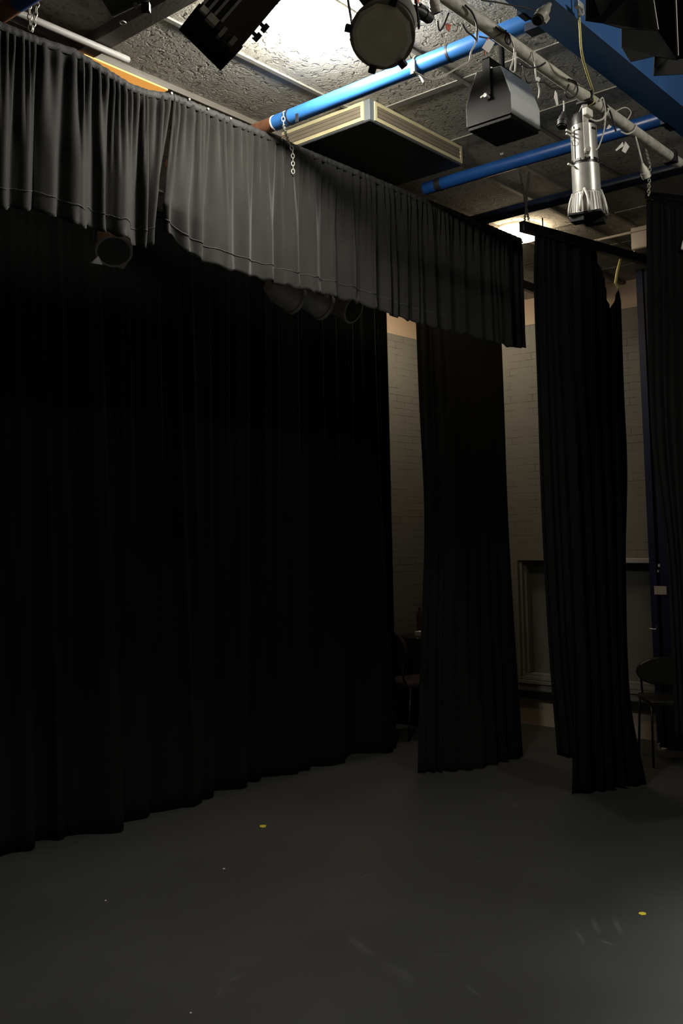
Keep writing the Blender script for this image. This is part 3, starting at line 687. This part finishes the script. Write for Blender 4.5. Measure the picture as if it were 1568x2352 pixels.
paper([(1436, 325), (1445, 337), (1436, 352), (1428, 347)], BY-.04, 'paper', 'crumpled white tag hanging below the bar right of the silver lantern')
paper([(1430, 326), (1432, 335), (1415, 347), (1413, 345)], BY-.045, 'paper', 'thin white paper strip beside the crumpled tag')
paper([(1275, 208), (1279, 214), (1282, 240), (1278, 243), (1273, 226)], BY-.04, 'paper', 'narrow white tag hanging above the black plug')
paper([(1235, 176), (1241, 180), (1238, 188), (1231, 184)], BY-.04, 'paper', 'small white knot of tape under the bar beside the speaker')
paper([(1398, 286), (1405, 291), (1398, 296), (1392, 297)], BY-.04, 'paper', 'small white tie on a cable right of the silver lantern')

b = MB(); P = [on_y(1.545, 1326, -10), on_y(1.545, 1331, 60), on_y(1.56, 1337, 130), Vector((on_y(BY, 1345, 215).x, BY-.03, BZ+.02))]
b.tube(smooth_line(P, 5), [.0045]*16 if False else .0048, 8)
b.tube([P[-1], P[-1]+Vector((0, -.004, -.05)), P[-1]+Vector((.01, .03, -.06))], .0045, 8)
tag(b.build('yellow_cord', M['cord'], smooth=True), 'yellow cord hanging past the navy beam, tied to the bar', 'cord')
b = MB(); q = on_y(1.53, 1328, 12); b.box(q+Vector((-.02, -.01, -.012)), q+Vector((.025, .01, .012)), bev=.003); b.ring(q+Vector((.02, 0, -.01)), (0, 1, 0), .018, .004)
tag(b.build('shackle', M['zinc']), 'metal shackle at the top of the yellow cord', 'shackle')
t = thing('wire_clip', 'grey clip tied round the bright blue pipe', 'clip', (3.16, 2.3, 3.65))
q = on_x(3.15, 948, 148); b = MB(); b.ring((3.19, q.y, 3.65), (0, 1, 0), PR+.004, .005, 20); b.box((3.145, q.y-.012, 3.60), (3.165, q.y+.012, 3.66), bev=.003); b.build('clamp', M['trimgrey'], t)
b = MB(); q = on_x(3.14, 968, 178); b.tube([q+Vector((0, .01, .015)), q+Vector((0, -.01, -.025))], .005, 8); b.build('tail', M['wcable'], t)

# chain looped over the near pipe, hanging in front of the valance
q0 = on_y(VY-.04, 670, 338); b = MB()
yy = on_x(3.19-PR, 652, 280).y
pts = [Vector((3.19+.02, yy, 3.65+PR+.004)), Vector((3.19-PR-.005, yy, 3.66)), Vector((3.19-PR-.002, yy+.002, 3.60)), on_y(VY-.02, 662, 325), on_y(VY-.03, 672, 345), on_y(VY-.03, 673, 398)]
b.chain(pts, .026, .0022); tag(b.build('hanging_chain', M['zinc']), 'pale chain looped over the bright pipe and dangling before the valance', 'chain')
b = MB(); b.chain([on_y(VY, 66, -5), on_y(VY, 70, 70)], .028, .0025); b.chain([on_y(VY, 88, -5), on_y(VY, 74, 72)], .028, .0025)
tag(b.build('hanging_chain', M['zinc']), 'chain at the top left corner holding up the valance', 'chain')
b = MB(); q = on_y(VY, 998, 464); b.ring(q, (0, 1, 0), .010, .0025); b.tube([q-Vector((0, 0, .01)), q-Vector((0, 0, .045))], .0025, 6)
tag(b.build('valance_hook', M['zinc']), 'small open hook on the valance top beneath the dark blue pipe', 'hook')
b = MB(); q, r_ = on_y(VY, 1115, 518), on_y(VY, 1121, 518); b.tube([q, q+Vector((0, 0, .03)), r_+Vector((0, 0, .03)), r_], .004, 6)
tag(b.build('valance_hook', M['blackmetal']), 'black double hook holding the valance to the farthest pipe', 'hook')
for k, (x_, y_) in enumerate(((394, 214), (435, 228), (478, 250), (530, 272))):
    b = MB(); q = on_y(VY-.012, x_, y_); b.lathe([(-.003, .004), (.0, .006), (.003, .004)], 10, axes(q, (0, 1, 0), (1, 0, 0)))
    tag(b.build('curtain_stud', M['zinc']), 'tiny shiny stud on the heading of the long valance panel', 'stud', 'studs on the valance heading')

# ------------------------------------------------------------------ hanging speaker
sz = 3.40
c0 = on_z(sz, 1175, 268); dX = on_z(sz, 1245, 307).x-c0.x; dY = on_z(sz, 1070, 302).y-c0.y; sx, sy = c0.x, c0.y
zs = on_x(sx, 1175, 210).z; za = on_x(sx, 1150, 150); zb = on_x(sx, 1093, 165); zc = on_x(sx, 1066, 245)
t = thing('hanging_speaker', 'grey wedge-topped loudspeaker hanging grille-down below the ceiling', 'speaker', (sx, sy, sz))
prof = [(sy, sz+.02), (sy, zs), (za.y, za.z), (zb.y, zb.z), (sy+dY, zc.z), (sy+dY, sz+.02)]
b = MB(); b.prism([(sx, y, z) for y, z in prof], (dX, 0, 0)); o = b.build('cabinet', M['spk'], t)
bv = o.modifiers.new('bevel', 'BEVEL'); bv.width = .004; bv.segments = 2
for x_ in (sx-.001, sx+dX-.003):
    b = MB(); b.prism([(x_, y+(.003 if y < sy+dY/2 else -.003), z-.003) for y, z in prof], (.004, 0, 0)); b.build('shaded_side', M['black_shaded'], t)  # grey cabinet's unlit ends, their shade painted as near-black sheets
b = MB(); b.box((sx+.006, sy+.006, sz), (sx+dX-.006, sy+dY-.006, sz+.022), bev=.004); b.build('grille', M['grille'], t)
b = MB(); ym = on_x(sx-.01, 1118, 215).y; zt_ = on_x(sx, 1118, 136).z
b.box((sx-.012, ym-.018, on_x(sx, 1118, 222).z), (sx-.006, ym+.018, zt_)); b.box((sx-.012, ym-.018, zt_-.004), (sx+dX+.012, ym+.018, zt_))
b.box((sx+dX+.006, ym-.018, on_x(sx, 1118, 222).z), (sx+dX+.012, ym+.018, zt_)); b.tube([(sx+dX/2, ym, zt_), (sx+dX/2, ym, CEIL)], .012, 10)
b.build('bracket', M['black_shaded'], t)
q = on_x(sx-.02, 1116, 220); b = MB(); b.tube([(sx, q.y, q.z), (sx-.03, q.y, q.z)], .008, 10); b.tube([(sx-.026, q.y+.022, q.z-.004), (sx-.026, q.y-.006, q.z+.005)], .0055, 8); b.build('wing_bolt', M['zinc'], t)

# ------------------------------------------------------------------ lanterns
def silver_lantern():
    top, bot = on_y(1.72, 1337, 262), on_y(1.72, 1351, 512); Ln = (bot-top).length
    mx = axes(top, bot-top, (-.8, -.6, 0)); k = Ln/.45
    t = thing('profile_lantern', 'silver profile spotlight hanging nose-down from the lighting bar', 'stage light', top)
    b = MB(); b.lathe([(0, .018), (.002, .036), (.018, .044), (.055, .047)], 32, mx); b.build('rear_cap', M['blackmetal'], t, ang=40)
    b = MB(); b.lathe([(.05, .044), (.055, .049), (.12, .049), (.205, .051)], 36, mx)
    b.lathe([(.215, .046), (.218, .055), (.30, .056), (.333, .056)], 36, mx)
    for a_ in (0, 60, 120, 180, 240, 300):
        mm = mx @ Matrix.Rotation(math.radians(a_), 4, 'Z'); b.box((.047, -.003, .06), (.054, .003, .20), mm)
    b.build('barrel', M['silver'], t, ang=40)
    for z0, z1 in ((.072, .079), (.196, .206)):
        for a_ in range(0, 360, 45):
            mm = mx @ Matrix.Rotation(math.radians(a_), 4, 'Z'); b = MB(); b.box((.046, -.012, z0), (.0525, .012, z1), mm); b.build('vent_slot', M['black'], t)
    b = MB(); b.lathe([(.205, .050), (.216, .050)], 30, mx); b.build('shutter_gap', M['black'], t, ang=40)
    b = MB(); b.lathe([(.33, .054), (.345, .056), (.385, .061), (.415, .064), (.42, .064)], 40, mx)
    for a_ in range(0, 360, 12):
        mm = mx @ Matrix.Rotation(math.radians(a_), 4, 'Z')
        b.tube([mm @ Vector((.056, 0, .338)), mm @ Vector((.062, 0, .385)), mm @ Vector((.065, 0, .415))], .0018, 5)
    b.build('nose', M['silver_paint'], t, ang=40)
    for a_ in (20, 110, 200, 290):
        mm = mx @ Matrix.Rotation(math.radians(a_), 4, 'Z'); b = MB()
        b.tube([mm @ Vector((.054, 0, .325)), mm @ Vector((.064, .012, .36)), mm @ Vector((.072, .018, .395)), mm @ Vector((.073, .018, .42))], .005, 8)
        b.tube([mm @ Vector((.056, 0, .325)), mm @ Vector((.066, -.012, .36)), mm @ Vector((.072, -.018, .395)), mm @ Vector((.073, -.018, .42))], .005, 8)
        b.build('nose_arm', M['silver_paint'], t, smooth=True)
    b = MB(); b.box((-.064, -.064, .42), (.064, .064, .428), mx @ Matrix.Rotation(.4, 4, 'Z'))
    b.box((-.06, -.06, .428), (-.01, .02, .452), mx @ Matrix.Rotation(.4, 4, 'Z')); b.box((.0, .0, .428), (.06, .055, .452), mx @ Matrix.Rotation(.5, 4, 'Z'))
    b.build('gel_frame', M['blackmetal'], t)
    b = MB()                                               # yoke: two straps and a cross strap over the cap
    for s_ in (1, -1): b.box((s_*.056-.003, -.011, -.012), (s_*.056+.003, .011, .185), mx, bev=.001)
    b.box((-.059, -.011, -.016), (.059, .011, -.010), mx); b.build('yoke', M['silver_paint'], t)
    for s_ in (1, -1):
        b = MB(); b.tube([mx @ Vector((s_*.055, 0, .172)), mx @ Vector((s_*.075, 0, .172))], [.013, .011], 14); b.build('yoke_knob', M['zinc'], t, ang=40)
    for (z_, s_) in ((.085, 1), (.10, 1), (.225, 1), (.20, -1)):
        mm = mx @ Matrix.Rotation(math.radians(62 if s_ > 0 else -118), 4, 'Z'); b = MB()
        b.tube([mm @ Vector((.05, 0, z_)), mm @ Vector((.068, 0, z_-.002)), mm @ Vector((.086, .0, z_-.007))], [.003, .004, .0045], 8); b.build('shutter_handle', M['blackmetal'] if s_ < 0 else M['zinc'], t)
    b = MB(); b.ring(mx @ Matrix.Rotation(1.08, 4, 'Z') @ Vector((.06, 0, .125)), mx.to_3x3() @ Vector((0, 0, 1)).cross(Vector((1, 0, 0))), .011, .002); b.build('safety_ring', M['zinc'], t)
    b = MB(); cx_ = top.x; b.tube([top+Vector((0, -.0, .01)), Vector((top.x-.01, BY, BZ-.02))], .008, 8)
    b.box((cx_-.03, BY-.032, BZ-.034), (cx_+.02, BY+.032, BZ-.02), bev=.004); b.ring((cx_-.005, BY, BZ), (1, 0, 0), .031, .006, 18); b.build('hook_clamp', M['blackmetal'], t)
    b = MB(); q = on_y(1.66, 1352, 262); b.box(q+Vector((-.03, -.01, -.012)), q+Vector((.02, .015, .02)), bev=.006); b.build('terminal_box', M['white'], t)
silver_lantern()

def round_lantern():
    fc = far(2.62, 877, 82); back = far(3.0, 925, -20)
    mx = axes(fc, back-fc, (0, 0, 1)); 
    t = thing('round_lantern', 'dark round can lantern against the white lamp glare at the top', 'stage light', fc)
    b = MB(); b.lathe([(0, .083), (.0, .089), (.012, .089), (.014, .082), (.05, .081), (.15, .079), (.20, .07), (.24, .05), (.27, .025)], 40, mx); b.build('can', M['greymetal'], t, ang=40)
    b = MB(); b.lathe([(-.004, .072), (-.001, .083)], 10, mx, cap=True); b.build('front_disc', M['frost'], t)
    for a_ in (28, 150, 205, 290):
        mm = mx @ Matrix.Rotation(math.radians(a_), 4, 'Z'); b = MB(); b.box((.082, -.010, -.012), (.102, .010, .006), mm, bev=.002); b.build('clip', M['blackmetal'], t)
    b = MB()
    for s_ in (1, -1): b.box((-.012, s_*.092-.002, -.0+.06), (.012, s_*.092+.002, .09), mx); b.box((.0, s_*.092-.002, .068), (.17, s_*.092+.002, .086), mx)
    b.box((.166, -.094, .068), (.17, .094, .086), mx); b.build('yoke', M['blackmetal'], t)
    b = MB(); p_ = mx @ Vector((.17, 0, .077)); b.tube([p_, Vector((p_.x, BY, BZ))], .007, 8); b.ring((p_.x, BY, BZ), (1, 0, 0), .03, .006, 18); b.build('hook_clamp', M['blackmetal'], t)
    b = MB(); b.box((-.11, -.02, .10), (-.075, .02, .14), mx @ Matrix.Rotation(2.6, 4, 'Z'), bev=.005); b.build('terminal_box', M['blackmetal'], t)
round_lantern()

def box_lantern():
    fc = far(2.45, 481, 90); z_ax = (far(2.62, 742, -212)-fc).normalized(); v_ = -sight(481, 90)
    y_ax = (v_-z_ax*v_.dot(z_ax)).normalized(); mx = axes(fc, z_ax, y_ax.cross(z_ax))   # local x: ribbed left side, local y: flat side facing the room
    t = thing('box_lantern', 'black ribbed rectangular lantern hanging in at the top left', 'stage light', fc)
    W = .068
    b = MB(); b.box((-W, -.06, .012), (W, .06, .42), mx, bev=.004); b.build('housing', M['black_satin'], t)
    for x in (.064, .046, .028, .006):
        b = MB(); b.box((x-.0035, .058, .014), (x+.0035, .074, .41), mx, bev=.001); b.build('cooling_fin', M['fin'], t)
    b = MB(); b.box((-W-.003, .050, -.004), (W+.003, .066, .012), mx); b.box((-W-.003, -.066, -.004), (W+.003, -.050, .012), mx)
    b.box((-W-.003, -.05, -.004), (-W+.010, .05, .012), mx); b.box((W-.010, -.05, -.004), (W+.003, .05, .012), mx); b.build('front_frame', M['blackmetal'], t)
    for (x, wd, z0, mt) in ((.052, .010, -.004, 'galv'), (.024, .014, -.008, 'galv'), (-.012, .005, -.02, 'silver'), (-.044, .006, -.014, 'silver')):
        b = MB(); b.box((x-wd, .060, z0), (x+wd, .075, .012), mx); b.build('frame_clip', M[mt], t)
    for x in (-.03, -.058):
        b = MB(); b.box((x-.009, .03, -.022), (x+.009, .066, .0), mx); b.build('frame_tab', M['blackmetal'], t)
    b = MB(); b.box((-W+.01, -.05, .004), (W-.01, .05, .012), mx); b.build('lens', M['glass'], t)
    for z_ in (.085, .120):
        b = MB(); b.lathe([(0, .005), (.008, .005), (.009, .012), (.022, .012)], 16, mx @ Matrix.Translation((-W, .03, z_)) @ Matrix.Rotation(-math.pi/2, 4, 'Y')); b.build('knob', M['blackmetal'], t, ang=40)
    p_ = mx @ Vector((0, 0, .3)); b = MB(); b.tube([p_, Vector((1.72, BY, BZ))], .01, 8); b.ring((1.72, BY, BZ), (1, 0, 0), .03, .007, 18); b.build('hook_clamp', M['blackmetal'], t)
box_lantern()

def barn_lantern():
    D = 2.35
    t = thing('barn_door_lantern', 'black lantern with open barn doors at the upper right corner', 'stage light', far(D, 1500, -60))
    back = (FWD*.004)
    def plate(pts, d, mt='matte', th=.003, name='barn_door'):
        P = [far(d+dd_, x, y) for x, y, dd_ in pts]; b = MB(); b.prism(P, FWD*th); return b.build(name, M[mt], t)
    plate([(1345, -60, .0), (1344, 47, 0), (1385, 53, 0), (1427, 65, 0), (1511, 70, .03), (1494, -60, .03)], D)
    plate([(1427, 64, .0), (1427, 107, 0), (1448, 142, 0), (1503, 129, .02), (1556, 138, .04), (1556, 60, .04)], D+.05)
    plate([(1503, 128, .0), (1500, 174, .0), (1600, 168, .05), (1610, 60, .05), (1545, 60, .04)], D+.08)
    plate([(1494, -60, 0), (1511, 70, 0), (1556, 136, 0), (1551, -60, 0)], D+.04)
    plate([(1551, -60, 0), (1556, 136, 0), (1640, 120, 0), (1640, -60, 0)], D+.09)
    for (x0, y0, x1, y1, d) in ((1493, -40, 1510, 68, D+.02), (1549, -40, 1556, 128, D+.03)):
        b = MB(); b.tube([far(d, x0, y0), far(d, x1, y1)], .0028, 8); b.build('door_edge', M['greymetal'], t)
    c_ = far(D+.12, 1520, -140); b = MB(); b.lathe([(0, .11), (.03, .11), (.05, .095), (.25, .09), (.30, .06)], 32, axes(c_, Vector((0, 0, 1))+FWD*.3, (1, 0, 0))); b.build('housing', M['black_satin'], t, ang=40)
    b = MB(); b.tube([c_+Vector((0, 0, .1)), Vector((c_.x, c_.y, CEIL))], .012, 8); b.build('hanger', M['blackmetal'], t)
barn_lantern()

t = thing('upper_lantern', 'black lantern whose underside just dips into view left of the ribbed lantern', 'stage light', far(2.45, 300, -20))
c_ = far(2.45, 292, -62); mx = axes(c_, RGT*.9+UPV*.42, FWD)
b = MB(); b.lathe([(-.085, .05), (-.08, .078), (.07, .078), (.085, .06)], 24, mx); b.build('can', M['black_satin'], t, ang=40)
b = MB(); q = far(2.42, 311, 10); b.lathe([(0, .006), (.01, .006)], 10, axes(q, FWD, UPV)); b.build('bolt', M['silver'], t)
b = MB(); b.box((-.01, -.01, .0), (.01, .01, .02), axes(far(2.45, 335, 8), -UPV, RGT)); b.build('lug', M['blackmetal'], t)
b = MB(); b.tube([c_, Vector((c_.x, c_.y, CEIL))], .01, 8); b.build('hanger', M['blackmetal'], t)
# lanterns on the hidden bar behind the valance
HY = 3.62
b = MB(); b.tube([(1.7, HY, 3.25), (5.3, HY, 3.25)], .024, 14); tag(b.build('hidden_bar', M['black'], ang=40), 'black lighting bar hidden behind the pleated valance', 'bar')
def hung(cxp, cyp, axis, R, Ln, label, face=True):
    c_ = on_y(HY, cxp, cyp); mx = axes(c_, Vector(axis), (0, 0, 1))
    t = thing('round_lantern', label, 'stage light', c_)
    b = MB(); b.lathe([(0, R*.9), (0, R), (.02, R), (.022, R*.9), (Ln*.7, R*.85), (Ln, R*.5)], 32, mx); b.build('can', M['shade'], t, ang=40)
    b = MB(); b.lathe([(.003, R*.4), (-.003, R*.86)], 28, mx); b.build('lens', M['glass'], t, ang=40)
    b = MB()
    for s_ in (1, -1): b.box((0, s_*R*1.06-.002, Ln*.35), (.2, s_*R*1.06+.002, Ln*.35+.02), mx)
    q_ = mx @ Vector((.2, 0, Ln*.35)); b.box((.197, -R*1.06, Ln*.35), (.2, R*1.06, Ln*.35+.02), mx); b.tube([q_, Vector((q_.x, HY, 3.25))], .008, 8); b.build('yoke', M['shade'], t)
    return t
h1 = hung(262, 578, (.35, .55, .75), .085, .2, 'dark round lantern peeping below the left valance hem')
q = on_y(HY-.05, 228, 604)
b = MB(); b.prism([on_y(HY-.08, 208, 604), on_y(HY-.08, 226, 588), on_y(HY-.08, 236, 608)], (0, .004, 0)); b.build('barn_door', M['shade'], h1); b = MB(); b.prism([on_y(HY-.08, 266, 612), on_y(HY-.08, 296, 600), on_y(HY-.08, 284, 618)], (0, .004, 0)); b.build('barn_door', M['shade'], h1)
hung(680, 690, (-.85, .1, .25), .085, .2, 'leftmost of the three dark lanterns below the middle valance hem')
hung(745, 705, (-.8, .1, .25), .085, .2, 'middle of the three dark lanterns below the valance hem')
hung(812, 712, (-.1, .9, .45), .085, .2, 'rightmost dark lantern below the valance hem, lens toward us')

# ------------------------------------------------------------------ things on the floor
def chair(loc, rz, label, back='oval', cloth='black', seatc='black', zb=.62, rb=.11):
    t = thing('stacking_chair', label, 'chair', loc)
    mx = Matrix.Translation(loc) @ Matrix.Rotation(rz, 4, 'Z')
    b = MB(); b.box((-.21, -.21, .42), (.21, .21, .465), mx, bev=.015); b.build('seat', M[seatc], t, ang=50)
    b = MB(); prof = []
    if back == 'oval':
        for k in range(24):
            a_ = 2*math.pi*k/24; prof.append(mx @ Vector((.21*math.cos(a_), -.235, zb+rb*math.sin(a_))))
    else:
        prof = [mx @ Vector(p) for p in ((-.2, -.235, .56), (.2, -.235, .56), (.2, -.235, .74), (.17, -.235, .77), (-.17, -.235, .77), (-.2, -.235, .74))]
    b.prism(prof, mx.to_3x3() @ Vector((0, .035, 0))); o = b.build('backrest', M[cloth], t); o.modifiers.new('bevel', 'BEVEL').width = .008
    for sx_ in (-1, 1):
        for sy_ in (-1, 1):
            b = MB(); b.tube([mx @ Vector((sx_*.20, sy_*.18, .43)), mx @ Vector((sx_*.215, sy_*.22, 0))], .009, 8); b.build('leg', M['zinc_dark'], t, smooth=True)
        b = MB(); b.tube([mx @ Vector((sx_*.17, -.19, .43)), mx @ Vector((sx_*.17, -.23, .50)), mx @ Vector((sx_*.17, -.235, .62))], .009, 8); b.build('back_post', M['zinc_dark'], t, smooth=True)
    return t
M['zinc_dark'] = mat('dark_chromed_tube', (.025, .025, .025), .35, .5, var=.2)
def place(bk, dx, dy): return Vector((bk.x+dx*.235, bk.y+dy*.235, 0))
chair(place(on_y(5.14, 898, 1470), .94, -.34), math.radians(-110), 'dark chair with a rounded back, half hidden by the vast curtain', 'oval', 'maroon', 'maroon', .71, .16)
chair(place(on_x(7.36, 1524, 1558), -.8, -.6), math.radians(127), 'black chair with a rounded back in front of the navy column', 'oval')
t = thing('equipment_case', 'black equipment case by the left brick wall, beyond the curtain gap', 'case', (7.2, 5.27, 0))
b = MB(); b.box((7.09, 5.22, .06), (7.55, 5.49, .775), bev=.02); b.build('body', M['black'], t, ang=50)
b = MB(); b.box((7.10, 5.21, .50), (7.54, 5.225, .515)); b.build('lid_seam', M['blackmetal'], t)
for x in (7.15, 7.49):
    for y in (5.27, 5.44):
        b = MB(); b.tube([(x-.012, y, .03), (x+.012, y, .03)], .03, 16); b.build('caster', M['blackmetal'], t, ang=40)
b = MB(); p_ = on_y(5.28, 966, 1453); b.box((p_.x-.03, 5.24, .775), (p_.x+.08, 5.33, .815), bev=.003); tag(b.build('paper_carton', M['paper']), 'small white carton on top of the black equipment case', 'carton')
b = MB(); b.lathe([(0, .03), (.16, .03), (.20, .012), (.24, .012)], 18, Matrix.Translation((on_y(5.42, 964, 1430).x, 5.42, .775))); tag(b.build('brown_bottle', M['wood'], ang=40), 'dark brown bottle standing behind the white carton', 'bottle')
def patch(pts, mt, label, cat, name):
    P = [on_z(.0005, *p) for p in pts]; b = MB(); b.prism(P, (0, 0, .0012)); return tag(b.build(name, M[mt]), label, cat)
patch([(596, 1896), (603, 1895), (611, 1895), (610, 1900), (604, 1901), (597, 1900)], 'yellow', 'yellow tape mark on the floor before the vast curtain', 'tape mark', 'tape_mark')
patch([(1467, 2096), (1475, 2095), (1483, 2097), (1483, 2101), (1473, 2102), (1466, 2099)], 'yellow', 'yellow tape mark on the floor at lower right', 'tape mark', 'tape_mark')
patch([(511, 1995), (516, 1994), (517, 1996), (513, 1997)], 'paper', 'white speck of litter near the left yellow tape mark', 'litter', 'litter_speck')
patch([(240, 2068), (244, 2067), (245, 2069), (241, 2070)], 'paper', 'white speck of litter on the floor at lower left', 'litter', 'litter_speck')
patch([(436, 2325), (440, 2325), (440, 2328), (436, 2328)], 'paper', 'white speck of litter at the bottom edge of the floor', 'litter', 'litter_speck')
b = MB(); q = on_x(XB-.004, 1240, 1622); b.lathe([(0, .008), (.006, .006)], 12, axes((XB, q.y, q.z), (-1, 0, 0))); tag(b.build('wall_stud', M['paper'], ang=40), 'white round stud on the low brown wall', 'stud')
b = MB(); q = on_z(.0, 943, 1640); b.box((q.x, min(q.y, 5.1), 0), (q.x+.04, min(q.y, 5.1)+.03, .02), bev=.004); tag(b.build('paper_scrap', M['paper']), 'crumpled white scrap on the floor by the equipment case', 'scrap')
